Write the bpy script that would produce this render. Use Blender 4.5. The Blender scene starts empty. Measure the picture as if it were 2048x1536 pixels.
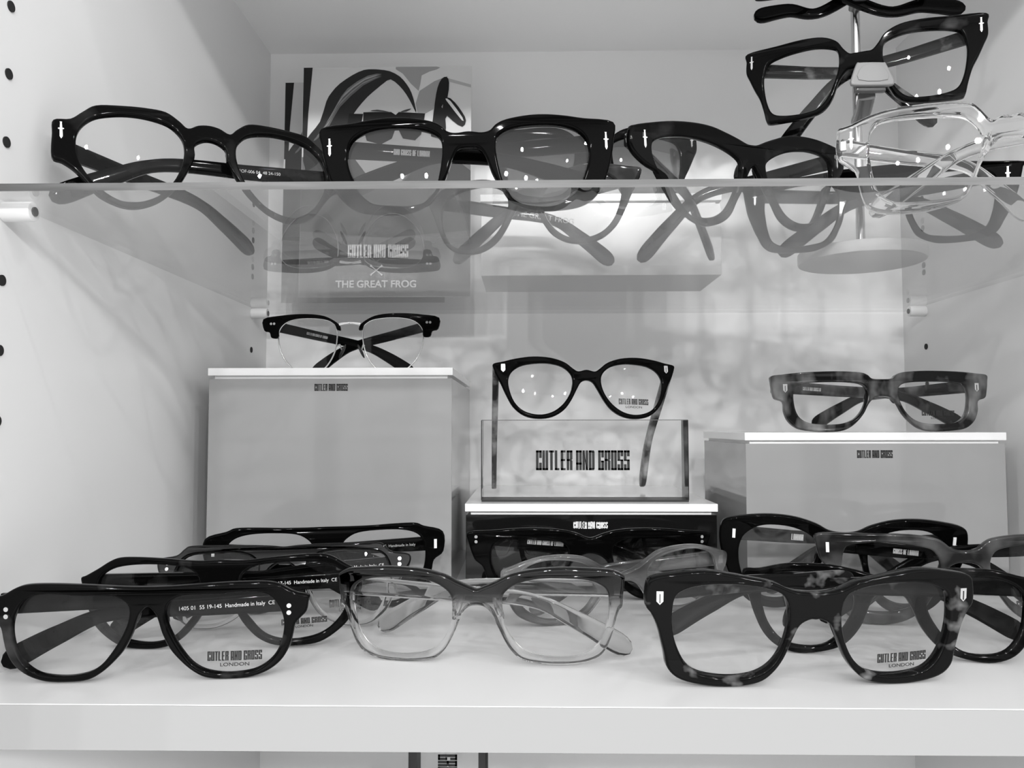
import bpy, bmesh, math, random
from mathutils import Vector, Matrix

# ------------------------------------------------------------------ camera, light, exposure
sc = bpy.context.scene
col = sc.collection
CZ = 0.1149                                   # camera height above the white shelf top
cam_d = bpy.data.cameras.new('camera'); cam = bpy.data.objects.new('camera', cam_d); col.objects.link(cam)
cam_d.sensor_width = 36.0; cam_d.lens = 1588.0/2048.0*36.0; cam_d.clip_start = 0.01; cam_d.clip_end = 50
cam.matrix_world = Matrix.Translation((0, 0, CZ)) @ Matrix.Rotation(0.0183, 4, 'Z') @ Matrix.Rotation(0.0532, 4, 'X') @ Matrix.Rotation(0.001, 4, 'Y') @ Matrix.Rotation(math.pi/2, 4, 'X')
sc.camera = cam
sc.view_settings.view_transform = 'Standard'; sc.view_settings.look = 'None'
sc.view_settings.exposure = 0.34; sc.view_settings.gamma = 1.0; sc.view_settings.use_curve_mapping = False
sc.cycles.transparent_max_bounces = 48; sc.cycles.max_bounces = 11; sc.cycles.transmission_bounces = 12
sc.cycles.sample_clamp_indirect = 3.0

w = bpy.data.worlds.new('shop'); sc.world = w; w.use_nodes = True
nt = w.node_tree; nt.nodes.clear()
wo = nt.nodes.new('ShaderNodeOutputWorld'); bg = nt.nodes.new('ShaderNodeBackground'); tc = nt.nodes.new('ShaderNodeTexCoord')
sx = nt.nodes.new('ShaderNodeSeparateXYZ'); rp = nt.nodes.new('ShaderNodeValToRGB'); mr = nt.nodes.new('ShaderNodeMapRange')
nt.links.new(tc.outputs['Generated'], sx.inputs[0]); nt.links.new(sx.outputs['Z'], mr.inputs[0])
mr.inputs[1].default_value = -1; mr.inputs[2].default_value = 1
nt.links.new(mr.outputs[0], rp.inputs[0])
e = rp.color_ramp.elements
e[0].position = 0.0; e[0].color = (.6,.6,.6,1); e[1].position = 1.0; e[1].color = (.35,.35,.35,1)
for p_, v_ in ((.34,.80),(.41,.30),(.44,.10),(.56,.10),(.60,.95),(.70,.95),(.80,.3)):
    q = e.new(p_); q.color = (v_,v_,v_,1)
nt.links.new(rp.outputs[0], bg.inputs[0]); bg.inputs[1].default_value = 1.5; nt.links.new(bg.outputs[0], wo.inputs[0])

def spot(loc, power, r, aim=(0.03,.5,.1), size=50):
    l = bpy.data.lights.new('ceiling_spotlight', 'SPOT'); l.energy = power; l.shadow_soft_size = r; l.spot_size = math.radians(size); l.spot_blend = .4
    o = bpy.data.objects.new('ceiling_spotlight', l); col.objects.link(o); o.location = loc
    o.rotation_euler = (Vector(aim)-Vector(loc)).to_track_quat('-Z', 'Y').to_euler(); return o
spot((.80,-.46,1.50), 9, .018)
spot((-.30,-1.30,1.45), 8, .02)
spot((.25,-1.5,1.25), 8, .02)
spot((1.1,-1.1,1.3), 6, .02)
spot((.45,-.75,1.6), 7, .014)
spot((-.05,-.9,1.6), 6, .014)
for i in range(9):                                # the shop's far rail of small ceiling spots
    spot((-2.0+.5*i+.08*math.sin(i*2.3), -2.3+.15*math.cos(i*1.7), 1.18+.06*math.sin(i*3.1)), 33, .03, (.05,.6,.12), 34)

# ------------------------------------------------------------------ materials
MATS = {}
def base_mat(name):
    m = bpy.data.materials.new(name); m.use_nodes = True; nt = m.node_tree; nt.nodes.clear()
    out = nt.nodes.new('ShaderNodeOutputMaterial'); return m, nt, out
def principled(name, c, rough=.4, metal=0, spec=.5, trans=0, ior=1.5, noise=None, coat=0, grad=None, bump=None):
    """grey material; noise=(scale, dark, light, lo, hi[, stretch]) mottles it, grad=(z0, v0, z1, v1) fades it along the part's own height"""
    m, nt, out = base_mat(name); b = nt.nodes.new('ShaderNodeBsdfPrincipled'); nt.links.new(b.outputs[0], out.inputs[0])
    b.inputs['Base Color'].default_value = (c,c,c,1); b.inputs['Roughness'].default_value = rough; b.inputs['Metallic'].default_value = metal
    b.inputs['IOR'].default_value = ior; b.inputs['Transmission Weight'].default_value = trans; b.inputs['Coat Weight'].default_value = coat
    b.inputs['Specular IOR Level'].default_value = spec
    if noise or grad or bump: tc = nt.nodes.new('ShaderNodeTexCoord')
    if noise:
        mp = nt.nodes.new('ShaderNodeMapping'); nz = nt.nodes.new('ShaderNodeTexNoise'); cr = nt.nodes.new('ShaderNodeValToRGB')
        nt.links.new(tc.outputs['Object'], mp.inputs[0]); nt.links.new(mp.outputs[0], nz.inputs['Vector']); nt.links.new(nz.outputs['Fac'], cr.inputs[0])
        nz.inputs['Scale'].default_value = noise[0]; nz.inputs['Detail'].default_value = 3
        if len(noise) > 5: mp.inputs['Scale'].default_value = noise[5]
        cr.color_ramp.elements[0].position = noise[3]; cr.color_ramp.elements[1].position = noise[4]
        cr.color_ramp.elements[0].color = (noise[1],)*3+(1,); cr.color_ramp.elements[1].color = (noise[2],)*3+(1,)
        nt.links.new(cr.outputs[0], b.inputs['Base Color'])
    if grad:
        s = nt.nodes.new('ShaderNodeSeparateXYZ'); r = nt.nodes.new('ShaderNodeMapRange'); cb = nt.nodes.new('ShaderNodeCombineColor')
        nt.links.new(tc.outputs['Object'], s.inputs[0]); nt.links.new(s.outputs['Z'], r.inputs[0])
        r.inputs[1].default_value, r.inputs[3].default_value, r.inputs[2].default_value, r.inputs[4].default_value = grad
        for i in range(3): nt.links.new(r.outputs[0], cb.inputs[i])
        nt.links.new(cb.outputs[0], b.inputs['Base Color'])
    if bump:
        nz = nt.nodes.new('ShaderNodeTexNoise'); bp = nt.nodes.new('ShaderNodeBump'); nt.links.new(tc.outputs['Object'], nz.inputs['Vector'])
        nz.inputs['Scale'].default_value = bump[0]; bp.inputs['Strength'].default_value = bump[1]; bp.inputs['Distance'].default_value = .001
        nt.links.new(nz.outputs['Fac'], bp.inputs['Height']); nt.links.new(bp.outputs[0], b.inputs['Normal'])
    return m
def clear(name, tint=1.0, f0=.04, rough=0.0, gain=1.0):
    """thin clear sheet: see-through plus a mirror that grows towards grazing view"""
    m, nt, out = base_mat(name)
    tr = nt.nodes.new('ShaderNodeBsdfTransparent'); gl = nt.nodes.new('ShaderNodeBsdfGlossy'); mx = nt.nodes.new('ShaderNodeMixShader')
    tr.inputs[0].default_value = (tint,)*3+(1,); gl.inputs['Roughness'].default_value = rough
    ge = nt.nodes.new('ShaderNodeNewGeometry'); dt = nt.nodes.new('ShaderNodeVectorMath'); dt.operation = 'DOT_PRODUCT'
    nt.links.new(ge.outputs['Incoming'], dt.inputs[0]); nt.links.new(ge.outputs['Normal'], dt.inputs[1])
    def mth(op, a, b=None):
        n = nt.nodes.new('ShaderNodeMath'); n.operation = op
        for i, v in enumerate((a, b)):
            if v is None: continue
            if isinstance(v, (int, float)): n.inputs[i].default_value = v
            else: nt.links.new(v, n.inputs[i])
        return n.outputs[0]
    c = mth('ABSOLUTE', dt.outputs['Value']); p = mth('POWER', mth('SUBTRACT', 1.0, c), 5.0)
    r = mth('MULTIPLY', mth('ADD', mth('MULTIPLY', p, 1-f0), f0), gain)
    nt.links.new(r, mx.inputs[0]); nt.links.new(tr.outputs[0], mx.inputs[1]); nt.links.new(gl.outputs[0], mx.inputs[2]); nt.links.new(mx.outputs[0], out.inputs[0])
    return m
M = dict(
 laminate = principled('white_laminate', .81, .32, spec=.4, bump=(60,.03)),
 laminate_lifted = principled('white_laminate_lightened', .94, .32, spec=.4, bump=(60,.03)),  # side-wall laminate, lightened to offset weak light on back and ceiling
 laminate_dimmed = principled('white_laminate_darkened', .70, .28, spec=.45, bump=(60,.03)),  # same laminate, darkened to offset strong light on the shelf tops
 lip_dimmed = principled('laminate_lip_darkened', .33, .4),  # shelf laminate darkened on its front lip to offset frontal light
 hole = principled('bore_and_block_dark', .01, .8),  # peg holes; also painted on acrylic block sides in place of refraction
 lid = principled('white_gloss_lid', .80, .12),
 white_gloss = principled('white_gloss_panel', .29, .06, spec=.6),
 black_gloss = principled('black_gloss_panel', .006, .06),
 pin = principled('shelf_pin_plastic', .78, .3),
 glass = clear('clear_shelf_glass', .97, .04, 0.0, 1.05),
 glass_edge = principled('ground_glass_edge', .34, .35, spec=.3, noise=(90,.09,.13,.4,.6,(.2,.2,3))),
 acrylic = clear('clear_acrylic', .97, .04),
 black = principled('black_acetate', .0015, .04, spec=.06),
 black_brown = principled('dark_acetate', .012, .05, spec=.08, noise=(60,.002,.016,.55,.8)),
 tort = principled('dark_tortoise_acetate', .02, .05, spec=.09, noise=(70,.004,.20,.60,.80,(1,1,1.2))),
 tort_low = principled('black_fading_to_mottled_acetate', .02, .05, spec=.08, noise=(42,.002,.06,.58,.76)),
 tort_grey = principled('grey_tortoise_acetate', .1, .1, spec=.25, noise=(52,.005,.22,.48,.74,(1,1,.6))),
 tort_light = principled('light_tortoise_acetate', .2, .1, noise=(60,.03,.42,.4,.66)),
 smoke = principled('smoke_acetate', .10, .06, spec=.2, noise=(40,.012,.07,.4,.6)),
 crystal = principled('crystal_acetate', .97, .015, trans=1, ior=1.45),
 fade = principled('smoke_to_crystal_acetate', .9, .02, spec=.3, trans=1, ior=1.45, grad=(.025,.93,.034,.004)),
 split = principled('black_over_crystal_acetate', .9, .03, spec=.12, trans=1, ior=1.45, grad=(.027,.95,.030,.001)),
 clear_grey = principled('pale_clear_acetate', .72, .03, trans=1, ior=1.45),
 greyclear = principled('grey_translucent_acetate', .35, .06, trans=.75, ior=1.45, noise=(30,.07,.45,.35,.65,(.4,.4,1.6))),
 chrome = principled('polished_metal', .85, .14, metal=1),
 lens = clear('clear_lens', .98, .02), lens_dark = clear('tinted_lens', .70, .05), sun_lens = clear('dark_sun_lens', .42, .06),
 white_print = principled('white_print', .75, .5), black_print = principled('black_print', .008, .4),
 grey_print = principled('pale_print', .45, .5),
 pole = principled('brushed_steel', .55, .22, metal=1), plastic = principled('grey_clip_plastic', .24, .35), plastic_dark = principled('clip_back_plastic', .12, .2),
 disk = principled('white_painted_disk', .72, .3),
)

# ------------------------------------------------------------------ helpers
def link(name, me, mat, parent=None, smooth=None):
    o = bpy.data.objects.new(name, me); col.objects.link(o)
    for m_ in (mat if isinstance(mat, (list, tuple)) else [mat]): me.materials.append(m_)
    if parent is not None: o.parent = parent
    if smooth is not None:
        bm = bmesh.new(); bm.from_mesh(me)
        for f in bm.faces: f.smooth = True
        for ed in bm.edges:
            ed.smooth = not (len(ed.link_faces) != 2 or ed.calc_face_angle(0) > smooth)
        bm.to_mesh(me); bm.free()
    return o
def mesh(name, vs, fs):
    me = bpy.data.meshes.new(name); me.from_pydata([tuple(v) for v in vs], [], fs); me.validate(); me.update(); return me
def box_mesh(x0,x1,y0,y1,z0,z1,bev=0.0):
    bm = bmesh.new(); bmesh.ops.create_cube(bm, size=1)
    for v in bm.verts: v.co = Vector(((x0+x1)/2+v.co.x*(x1-x0), (y0+y1)/2+v.co.y*(y1-y0), (z0+z1)/2+v.co.z*(z1-z0)))
    if bev: bmesh.ops.bevel(bm, geom=bm.edges[:], offset=bev, segments=2, profile=.5, affect='EDGES')
    me = bpy.data.meshes.new('b'); bm.to_mesh(me); bm.free(); return me
def box(name, x0,x1,y0,y1,z0,z1, mat, parent=None, bev=0.0):
    return link(name, box_mesh(x0,x1,y0,y1,z0,z1,bev), mat, parent)
def tag(o, label=None, cat=None, group=None, kind=None):
    for k, v in (('label',label),('category',cat),('group',group),('kind',kind)):
        if v: o[k] = v
    return o
def empty(name, mw):
    o = bpy.data.objects.new(name, None); col.objects.link(o); o.empty_display_size = .02; o.matrix_world = mw; return o
def cyl_mesh(p0, p1, r, n=32, bev=0.0):
    p0, p1 = Vector(p0), Vector(p1); d = p1-p0; q = d.to_track_quat('Z','Y').to_matrix(); L = d.length
    prof = [(r-bev,0),(r-bev*.3,bev*.3),(r,bev),(r,L-bev),(r-bev*.3,L-bev*.3),(r-bev,L)] if bev else [(r,0),(r,L)]
    vs=[]; fs=[]
    for rr,h in prof:
        for i in range(n):
            a=2*math.pi*i/n; vs.append(p0+q@Vector((rr*math.cos(a),rr*math.sin(a),h)))
    k=len(prof)
    for j in range(k-1):
        for i in range(n): fs.append((j*n+i, j*n+(i+1)%n, (j+1)*n+(i+1)%n, (j+1)*n+i))
    fs.append(tuple(range(n-1,-1,-1))); fs.append(tuple(range((k-1)*n, k*n)))
    return mesh('c', vs, fs)
def catmull(pts, closed=True, sub=5):
    n=len(pts); out=[]
    rng = range(n) if closed else range(n-1)
    for i in rng:
        g = (lambda k: pts[k%n]) if closed else (lambda k: pts[max(0,min(n-1,k))])
        p0,p1,p2,p3 = g(i-1),g(i),g(i+1),g(i+2)
        for j in range(sub):
            t=j/sub
            out.append(tuple(.5*(2*p1[c]+(p2[c]-p0[c])*t+(2*p0[c]-5*p1[c]+4*p2[c]-p3[c])*t*t+(3*p1[c]-p0[c]-3*p2[c]+p3[c])*t**3) for c in range(len(p1))))
    if not closed: out.append(tuple(pts[-1]))
    return out
DG = None
def curve_to_mesh(cu):
    o = bpy.data.objects.new('tmp', cu); col.objects.link(o)
    dg = bpy.context.evaluated_depsgraph_get(); dg.update()
    me = bpy.data.meshes.new_from_object(o.evaluated_get(dg)); bpy.data.objects.remove(o); bpy.data.curves.remove(cu); return me
def sheet(loops, thick, bevel, res=3):
    """a flat plate with round edges and holes, outlines in metres, centred on z=0"""
    cu = bpy.data.curves.new('s','CURVE'); cu.dimensions='2D'; cu.fill_mode='BOTH'
    cu.extrude = max(thick/2-bevel, 1e-5); cu.bevel_depth = bevel; cu.bevel_resolution = res; cu.offset = -bevel
    for lp in loops:
        s = cu.splines.new('POLY'); s.points.add(len(lp)-1); s.use_cyclic_u = True
        for p_, q_ in zip(s.points, lp): p_.co = (q_[0], q_[1], 0, 1)
    return curve_to_mesh(cu)
def text_mesh(s, size, bold=0.0, sx_=1.0, ext=.00004):
    cu = bpy.data.curves.new('t','FONT'); cu.body = s; cu.size = size; cu.extrude = ext; cu.offset = bold; cu.align_x = 'CENTER'
    me = curve_to_mesh(cu)
    for v in me.vertices: v.co.x *= sx_
    return me
# condensed block capitals, drawn on a 1-high cell (x0,y0,x1,y1)
Wd=.34; T=.152; H_=.105
GL = {
 'C':[(0,0,T,1),(0,1-H_,Wd,1),(0,0,Wd,H_),(Wd-T,.62,Wd,1),(Wd-T,0,Wd,.38)],
 'U':[(0,0,T,1),(Wd-T,0,Wd,1),(0,0,Wd,H_)],
 'T':[(0,1-H_,Wd*.92,1),(Wd*.46-T/2,0,Wd*.46+T/2,1)],
 'L':[(0,0,T,1),(0,0,Wd*.8,H_)],
 'E':[(0,0,T,1),(0,1-H_,Wd*.85,1),(0,0,Wd*.85,H_),(0,.46,Wd*.75,.46+H_)],
 'R':[(0,0,T,1),(0,1-H_,Wd,1),(Wd-T,.55,Wd,1),(0,.46,Wd*.9,.46+H_),(Wd-T,0,Wd,.48)],
 'A':[(0,0,T,1),(Wd-T,0,Wd,1),(0,1-H_,Wd,1),(0,.28,Wd,.28+H_)],
 'N':[(0,0,T,1),(Wd-T,0,Wd,1),'diag'],
 'D':[(0,0,T,1),(0,1-H_,Wd-.03,1),(0,0,Wd-.03,H_),(Wd-T,.05,Wd,.95)],
 'G':[(0,0,T,1),(0,1-H_,Wd,1),(0,0,Wd,H_),(Wd-T,.64,Wd,1),(Wd-T,0,Wd,.48),(Wd*.5,.40,Wd,.48)],
 'O':[(0,0,T,1),(0,1-H_,Wd,1),(0,0,Wd,H_),(Wd-T,0,Wd,1)],
 'S':[(0,.5,T,1),(0,1-H_,Wd,1),(0,0,Wd,H_),(Wd-T,0,Wd,.54),(0,.46,Wd,.54),(Wd-T,.7,Wd,1),(0,0,T,.3)],
 'F':[(0,0,T,1),(0,1-H_,Wd*.85,1),(0,.46,Wd*.75,.46+H_)],
}
def logo_mesh(s, width, height, depth=.00008):
    """block capitals, lower left at the origin, x right, z up, facing -y"""
    cells=[]; x=0
    for ch in s:
        if ch == ' ': x += .17; continue
        cells.append((ch,x)); x += (Wd*.92 if ch in 'TLEF' else Wd)+.035
    tot = x-.035; sx=width/tot; sz=height; vs=[]; fs=[]
    def quad(ps):
        b=len(vs)
        for y in (-depth,0): vs.extend([(p[0]*sx, y, p[1]*sz) for p in ps])
        fs.extend([(b,b+1,b+2,b+3),(b+7,b+6,b+5,b+4)]); fs.extend([(b+i,b+4+i,b+4+(i+1)%4,b+(i+1)%4) for i in range(4)])
    for ch,ox in cells:
        for r in GL[ch]:
            if r == 'diag': quad([(ox+T*.5,1),(ox+T*.35,1),(ox+Wd-T*.7,0),(ox+Wd-T*.2,0)][::-1]); continue
            x0,y0,x1,y1=r; quad([(ox+x0,y0),(ox+x1,y0),(ox+x1,y1),(ox+x0,y1)])
    return mesh('l', vs, fs)
def xform(me, mw): me.transform(mw); me.update(); return me

# ------------------------------------------------------------------ cabinet
XL, XR, YB, YF, ZC = -.2469, .3531, .7465, .3324, .475
ZGB, ZGT, YG = .2211, .2246, .3491
ZLOW = -.205
def struct(o): o['kind']='structure'; return o
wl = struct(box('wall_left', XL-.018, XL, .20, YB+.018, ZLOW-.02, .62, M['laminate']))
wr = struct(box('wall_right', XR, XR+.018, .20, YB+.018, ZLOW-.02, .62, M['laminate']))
wb = struct(box('wall_back', XL, XR, YB, YB+.008, ZLOW-.02, .62, M['laminate_lifted']))
struct(box('ceiling', XL, XR, YF, YB, ZC, ZC+.0185, M['laminate_lifted']))
struct(box('floor', XL, XR, .30, YB, ZLOW-.0185, ZLOW, M['laminate_dimmed']))
shelf = box('white_shelf_board', XL, XR, YF, YB, -.0185, 0, M['laminate_dimmed'], None, .0005)
tag(shelf, 'thick white laminate shelf board carrying the lower rows of spectacles and the display boxes', 'shelf')
eb = box('darkened_lip', XL, XR, YF-.0006, YF-.00002, -.0183, -.0003, M['lip_dimmed'], shelf)  # thin strip that carries the toned-down lip colour, no separate banding
rnd = random.Random(5)
def hole(parent, x, s, y, z):
    me = cyl_mesh((x, y, z), (x+s*.0006, y, z), .0026, 20); link('peg_hole', me, M['hole'], parent)
for k in (-1,0,1,2,4,5,6): hole(wl, XL, 1, .366, .1175+.0331*k)
for k in (-1,0,2,3,4): hole(wl, XL, 1, .705, .1836+.0331*k); hole(wr, XR, -1, .705, .1848+.0331*k)
gs = link('glass_shelf', box_mesh(XL+.0008, XR-.0008, YG, YB-.0015, ZGB, ZGT), [M['glass'], M['glass_edge']])
for f in gs.data.polygons:
    f.material_index = 0 if abs(f.normal.z) > .5 else (1 if f.normal.y < -.5 else 0)
tag(gs, 'clear glass shelf with a grey ground front edge resting on pins', 'shelf')
def pin(x, s, y, lab):
    z = ZGB-.0048
    r = empty('shelf_pin', Matrix.Translation((x, y, z)))
    tag(r, lab, 'shelf support', 'shelf pins under the glass shelf')
    link('sleeve', cyl_mesh((0,0,0),(s*.0146,0,0),.0047,28,.0006), M['pin'], r, .6)
    link('core', cyl_mesh((s*.0145,0,0),(s*.0153,0,0),.0022,20), M['plastic_dark'], r)
pin(XL, 1, .366, 'pale plastic pin holding the near corner of the glass shelf beside the round-framed black spectacles')
pin(XL, 1, .705, 'pale plastic pin in the far corner above the browline spectacles')
pin(XR, -1, .705, 'pale plastic pin in the far corner above the grey tortoise spectacles')

# ------------------------------------------------------------------ display boxes
def dbox(name, x0, x1, y0, y1, z0, z1, body, lab, logo=None, group=None):
    r = empty(name, Matrix.Translation(((x0+x1)/2, y0, z0))); tag(r, lab, 'display box', group)
    I = Matrix.Translation((-(x0+x1)/2, -y0, -z0))
    def b(nm, *a, mat, bev=0): o = box(nm, *a, mat, r, bev); o.data.transform(I); return o
    b('body', x0+.0006, x1-.0006, y0+.0008, y1, z0, z1-.0076, mat=body, bev=.0004)
    b('neck', x0+.004, x1-.004, y0+.003, y1-.002, z1-.0078, z1-.0052, mat=M['lid'])
    b('lid', x0, x1, y0, y1, z1-.0054, z1, mat=M['lid'], bev=.0003)
    if logo:
        lx, lz, lw, lh, lm = logo
        o = link('logo', logo_mesh('CUTLER AND GROSS', lw, lh), lm, r); o.data.transform(I @ Matrix.Translation((lx, y0+.0007, lz)))
    return r
dbox('display_box', -.2268, -.0522, .56, .735, 0, .1565, M['white_gloss'], 'tallest pale glossy box with white lid, carrying the browline spectacles', (-.1506,.1402,.0237,.0049,M['black_print']), 'stepped display boxes')
dbox('display_box', -.0434, .1333, .56, .735, 0, .0606, M['black_gloss'], 'low glossy black box with white lid under the clear block', (.0326,.0433,.0240,.0050,M['white_print']), 'stepped display boxes')
dbox('display_box', .150, .328, .55, .678, 0, .1104, M['white_gloss'], 'pale glossy box of middle height with white lid, carrying the grey tortoise spectacles', (.2266,.0930,.0242,.0052,M['black_print']), 'stepped display boxes')
dbox('display_box', -.0336, .1425, .573, .645, ZGT, ZGT+.0600, M['lid'], 'flat white box at the back of the glass shelf', None)

def block(mw, wdt, hgt, dep, lab, vertical=False):
    r = empty('acrylic_block', mw); tag(r, lab, 'sign block', 'clear sign blocks')
    link('block', box_mesh(-wdt/2+.0003, wdt/2-.0003, 0, dep, .0012, hgt), M['acrylic'], r)
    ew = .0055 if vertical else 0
    link('dark_painted_side', box_mesh(wdt/2-.0002-ew, wdt/2+.0003, .0001, dep-.0001, .0012, hgt-.0004), M['hole'], r)  # dark sides painted for what clear acrylic would refract
    link('dark_painted_side', box_mesh(-wdt/2-.0003, -wdt/2+.0002+ew, .0001, dep-.0001, .0012, hgt-.0004), M['hole'], r)
    if not vertical: link('dark_painted_base', box_mesh(-wdt/2, wdt/2, .0001, dep-.0001, 0, .0014), M['black_print'], r)  # dark base line painted for the same refraction
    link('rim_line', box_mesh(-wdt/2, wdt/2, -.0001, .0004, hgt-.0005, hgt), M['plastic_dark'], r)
    me = logo_mesh('CUTLER AND GROSS', .0674, .0142)
    if vertical:
        me.transform(Matrix.Rotation(math.pi/2, 4, 'Y')); me.transform(Matrix.Translation((-.007, -.0003, .1225)))
    else: me.transform(Matrix.Translation((.0067-.0418+.0, -.0003, .0227)))
    link('logo', me, M['black_print'], r)
    return r
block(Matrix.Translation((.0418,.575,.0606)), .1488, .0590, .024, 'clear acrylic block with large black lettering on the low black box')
block(Matrix.Translation((-.059,.60,ZLOW)), .0572, .149, .024, 'clear acrylic block stood upright below the white shelf, edges painted dark for refraction, sideways lettering', True)

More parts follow.
